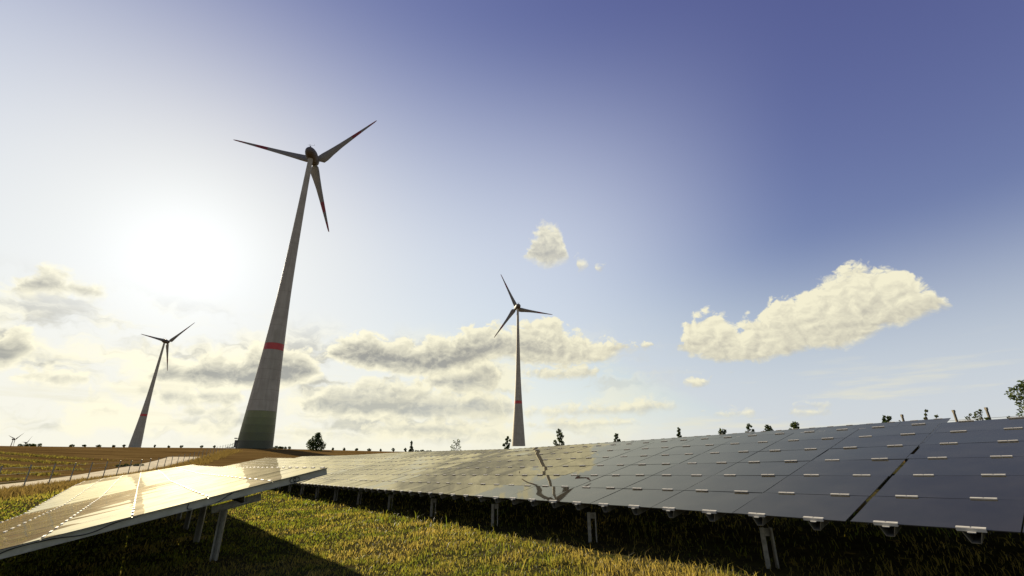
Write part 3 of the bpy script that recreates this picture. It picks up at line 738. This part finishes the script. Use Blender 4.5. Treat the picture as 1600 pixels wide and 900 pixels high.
# little trees on the far horizon, the hedge and bushes
FAR = 'tiny trees dotted along the far horizon'
far_t = [(520, 702, 5, 'tiny far tree right beside the bushy lone tree'), (538, 699, 7, 'second tiny far tree right of the bushy lone tree'), (557, 700, 7, 'third tiny far tree right of the bushy lone tree'), (577, 700, 7, 'fourth tiny far tree right of the bushy lone tree'), (595, 702, 5, 'smallest far tree midway to the slim pointed tree'), (615, 699, 6, 'tiny far tree second left of the slim pointed tree'), (634, 699, 6, 'tiny far tree just left of the slim pointed tree'),
         (178, 695, 7, 'tiny tree on the horizon left of the distant turbine foot'), (195, 694, 5, 'tiny tree touching the left side of the distant turbine foot'), (243, 694, 4, 'tiny far tree first right of the distant turbine foot'), (264, 696, 5, 'tiny far tree second right of the distant turbine foot'), (284, 695, 6, 'tiny far tree third right of the distant turbine foot'), (316, 695, 6, 'tiny far tree fourth right of the distant turbine foot'), (336, 695, 5, 'tiny far tree close left of the big turbine foot'),
         (112, 695, 8, 'tiny far bush midway along the left horizon'), (133, 694, 6, 'tiny far bush right of the midway one on the left horizon'), (154, 695, 9, 'wider far bush on the left horizon'), (52, 694, 10, 'far bush at the right end of the left hedge')]
for i, (px, py, wp, lab) in enumerate(far_t):
    D = 620.0 if px < 400 else 420.0
    p = at_d(px, py, D); g0 = hz(p[0], p[1]); dep = p[1] * math.cos(TILT) + p[2] * math.sin(TILT)
    tree(p[0], p[1], max((p[2] - g0) * .8, 2.0), .85 * wp / F_PX * dep, lab, FAR, 200 + i, n=220, size=.55, clumps=8, base=.15, name='far_tree')
def hedge(px0, px1, py, D, label, seed, hgt):
    a, b = at_d(px0, py, D), at_d(px1, py, D); x0, y0 = (a[0] + b[0]) / 2, (a[1] + b[1]) / 2
    root = empty('hedge', (x0, y0, hz(x0, y0))); tag(root, label, 'hedge')
    g = np.random.default_rng(seed); C, Rd = [], []
    L = math.hypot(a[0] - b[0], a[1] - b[1]); n = max(6, int(L / (hgt * .6)))
    for k in range(n):
        t = (k + g.uniform(0, 1)) / n; x, y = a[0] + (b[0] - a[0]) * t, a[1] + (b[1] - a[1]) * t; r_ = hgt * g.uniform(.3, .6)
        C.append((x - x0, y - y0, hz(x, y) - hz(x0, y0) + r_ * .6)); Rd.append(r_)
    V, F, CC = leaves(C, Rd, 900, hgt * .16, LEAFC, seed)
    link(bpy.data.objects.new('foliage', mesh_np('foliage', V, F, [M_LEAF], attr=CC)), root)
    b_ = MB()
    for c in C[::2]: b_.tube([(c[0], c[1], c[2] - hgt * .6), c], .08, 4, False)
    b_.build('stem', M_BARK, root)
hedge(27, 62, 697, 640, 'low pale hedge at the far left below the tiny turbines', 300, 3.2)
hedge(426, 452, 701, 300, 'dark scrub right beside the big turbine foot', 301, 1.8)
hedge(648, 673, 701, 420, 'low dark hedge right of the slim pointed tree', 302, 2.2)
hedge(186, 226, 716, 110, 'dark brown weeds growing in the stubble behind the fence', 303, .6)

# ------------------------------------------------------------------ grass
def blades(X, Y, H, Wd, C, name, bend=.5, seed=1):
    g = np.random.default_rng(seed); n = len(X); Z = height(X, Y) - .012
    a = g.uniform(0, 2 * np.pi, n); dx, dy = np.cos(a), np.sin(a)
    ba = g.uniform(0, 2 * np.pi, n); bl = H * bend * g.uniform(.2, 1.2, n); bx, by = np.cos(ba) * bl, np.sin(ba) * bl
    w = Wd / 2
    P = np.empty((n, 5, 3), np.float32)
    P[:, 0] = np.stack([X - dx * w, Y - dy * w, Z], 1); P[:, 1] = np.stack([X + dx * w, Y + dy * w, Z], 1)
    mx, my, mz = X + bx * .35, Y + by * .35, Z + H * .6
    P[:, 2] = np.stack([mx + dx * w * .8, my + dy * w * .8, mz], 1); P[:, 3] = np.stack([mx - dx * w * .8, my - dy * w * .8, mz], 1)
    P[:, 4] = np.stack([X + bx, Y + by, Z + H * (1 - .25 * bend)], 1)
    b = np.arange(n)[:, None] * 5
    Q = b + np.array([0, 1, 2, 3]); T = b + np.array([3, 2, 4])
    CC = np.repeat(np.concatenate([C, np.ones((n, 1))], 1), 5, 0)
    o = bpy.data.objects.new(name, mesh_np(name, P.reshape(-1, 3), [Q, T], [M_BLADES], attr=CC))
    return link(o)
def vnoise(x, y, s, seed):
    g = np.random.default_rng(seed); t = g.uniform(0, 1, (64, 64)); x = x / s; y = y / s
    i, j = np.floor(x).astype(int), np.floor(y).astype(int); u, v = x - i, y - j; u = u * u * (3 - 2 * u); v = v * v * (3 - 2 * v)
    f = lambda a, b: t[a % 64, b % 64]
    return (f(i, j) * (1 - u) + f(i + 1, j) * u) * (1 - v) + (f(i, j + 1) * (1 - u) + f(i + 1, j + 1) * u) * v
def meadow():
    n = 430000; g = np.random.default_rng(11)
    D = np.exp(g.uniform(math.log(2.6), math.log(75), n)); az = np.radians(g.uniform(-64, 64, n))
    X, Y = D * np.sin(az), D * np.cos(az)
    s = (X - FN0[0]) * FNN[0] + (Y - FN0[1]) * FNN[1]
    c = X * UPS[0] + Y * UPS[1]
    keep = (s > .8) & (c < 22) & ~((c > 12.5) & (D < 60)); X, Y, D, c, s = X[keep], Y[keep], D[keep], c[keep], s[keep]
    tuft = vnoise(X, Y, .35, 1) * .6 + vnoise(X, Y, .13, 2) * .4
    big = vnoise(X, Y, 1.1, 8)
    keep = (g.uniform(0, 1, len(X)) < (.30 + .9 * tuft) * (.55 + .75 * big)) & ((c < 6.0) | (g.uniform(0, 1, len(X)) < .22)); X, Y, D, c, s, tuft = [q[keep] for q in (X, Y, D, c, s, tuft)]  # sparse grass under the right row, thinned further so bare soil deepens the shade
    n = len(X); print('blades', n)
    pn = vnoise(X, Y, 1.6, 3) * .6 + vnoise(X, Y, .5, 4) * .4
    dry = np.clip((pn - .44) * 3.0 + .42 * smooth(-3.5, 2.5, X) - .1 + g.normal(0, .22, n), 0, 1)
    dry = np.maximum(dry, (1 - smooth(2, 5, s)) * .8)
    H = (.030 + .078 * tuft ** 1.5) * g.uniform(.6, 1.4, n) * (1 + .012 * D)
    edge = np.exp(-((c - 5.6) / .55) ** 2) + .8 * ((c > 5.2) & (c < 12)) * 1.0
    tall = g.uniform(0, 1, n) < .05 * np.clip(edge, 0, 1) + .010
    H = np.where(tall, H * g.uniform(1.8, 3.4, n), H * (1 + .35 * np.clip(edge, 0, 1)))
    H = np.where(s < 5, H * 1.8, H)
    Wd = np.maximum(.0055, .00115 * D) * g.uniform(.7, 1.4, n)
    green = np.array([(.084, .090, .012)]) * g.uniform(.6, 1.35, (n, 1)) * (1 + np.array([[.25, 0, 0]]) * g.uniform(-1, 1, (n, 1)))
    gold = np.array([(.175, .132, .038)]) * g.uniform(.6, 1.3, (n, 1))
    C = green * (1 - dry[:, None]) + gold * dry[:, None]
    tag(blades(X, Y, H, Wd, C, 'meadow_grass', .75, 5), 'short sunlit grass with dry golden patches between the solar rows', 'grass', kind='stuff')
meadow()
def verge():
    # taller dry grass along the fence and green swaths beyond the track
    g = np.random.default_rng(21); n = 42000
    k = g.uniform(-30, 110, n); s = g.normal(.6, 1.0, n)
    P = FN0[None] + FND[None] * k[:, None] + FNN[None] * s[:, None]
    H = g.uniform(.25, .75, n); C = np.array([(.085, .058, .022)]) * g.uniform(.5, 1.3, (n, 1))
    tag(blades(P[:, 0], P[:, 1], H, np.full(n, .05) * g.uniform(.6, 1.3, n), C, 'dry_verge_grass', .5, 22), 'tall dry brown grass along the foot of the fence', 'grass', kind='stuff')
    n = 36000; row = g.integers(0, 6, n); t = g.uniform(0, 1, n)
    # swaths cross the view, one behind the other
    y0 = 50 + row * 8.5 + g.normal(0, .8, n); x = -150 + t * 105 + row * 1.5; y = y0 + (x + 60) * -.18
    sd_ = (x - FN0[0]) * FNN[0] + (y - FN0[1]) * FNN[1]; kp = (sd_ < -11.5) & (g.uniform(0, 1, n) < np.clip((-.88 - x / y) * 9, 0, 1) + .03)
    x, y = x[kp], y[kp]; n = len(x)
    C = np.array([(.056, .048, .014)]) * g.uniform(.5, 1.4, (n, 1)); C = np.where(g.uniform(0, 1, (n, 1)) < .3, C * 1.2 + np.array([(.03, .018, .0)]), C)
    tag(blades(x, y, g.uniform(.15, .45, n), np.full(n, .12) * g.uniform(.6, 1.3, n), C, 'green_swath', .5, 23), 'green crop rows beyond the track at the left edge', 'crop rows', kind='stuff')
verge()
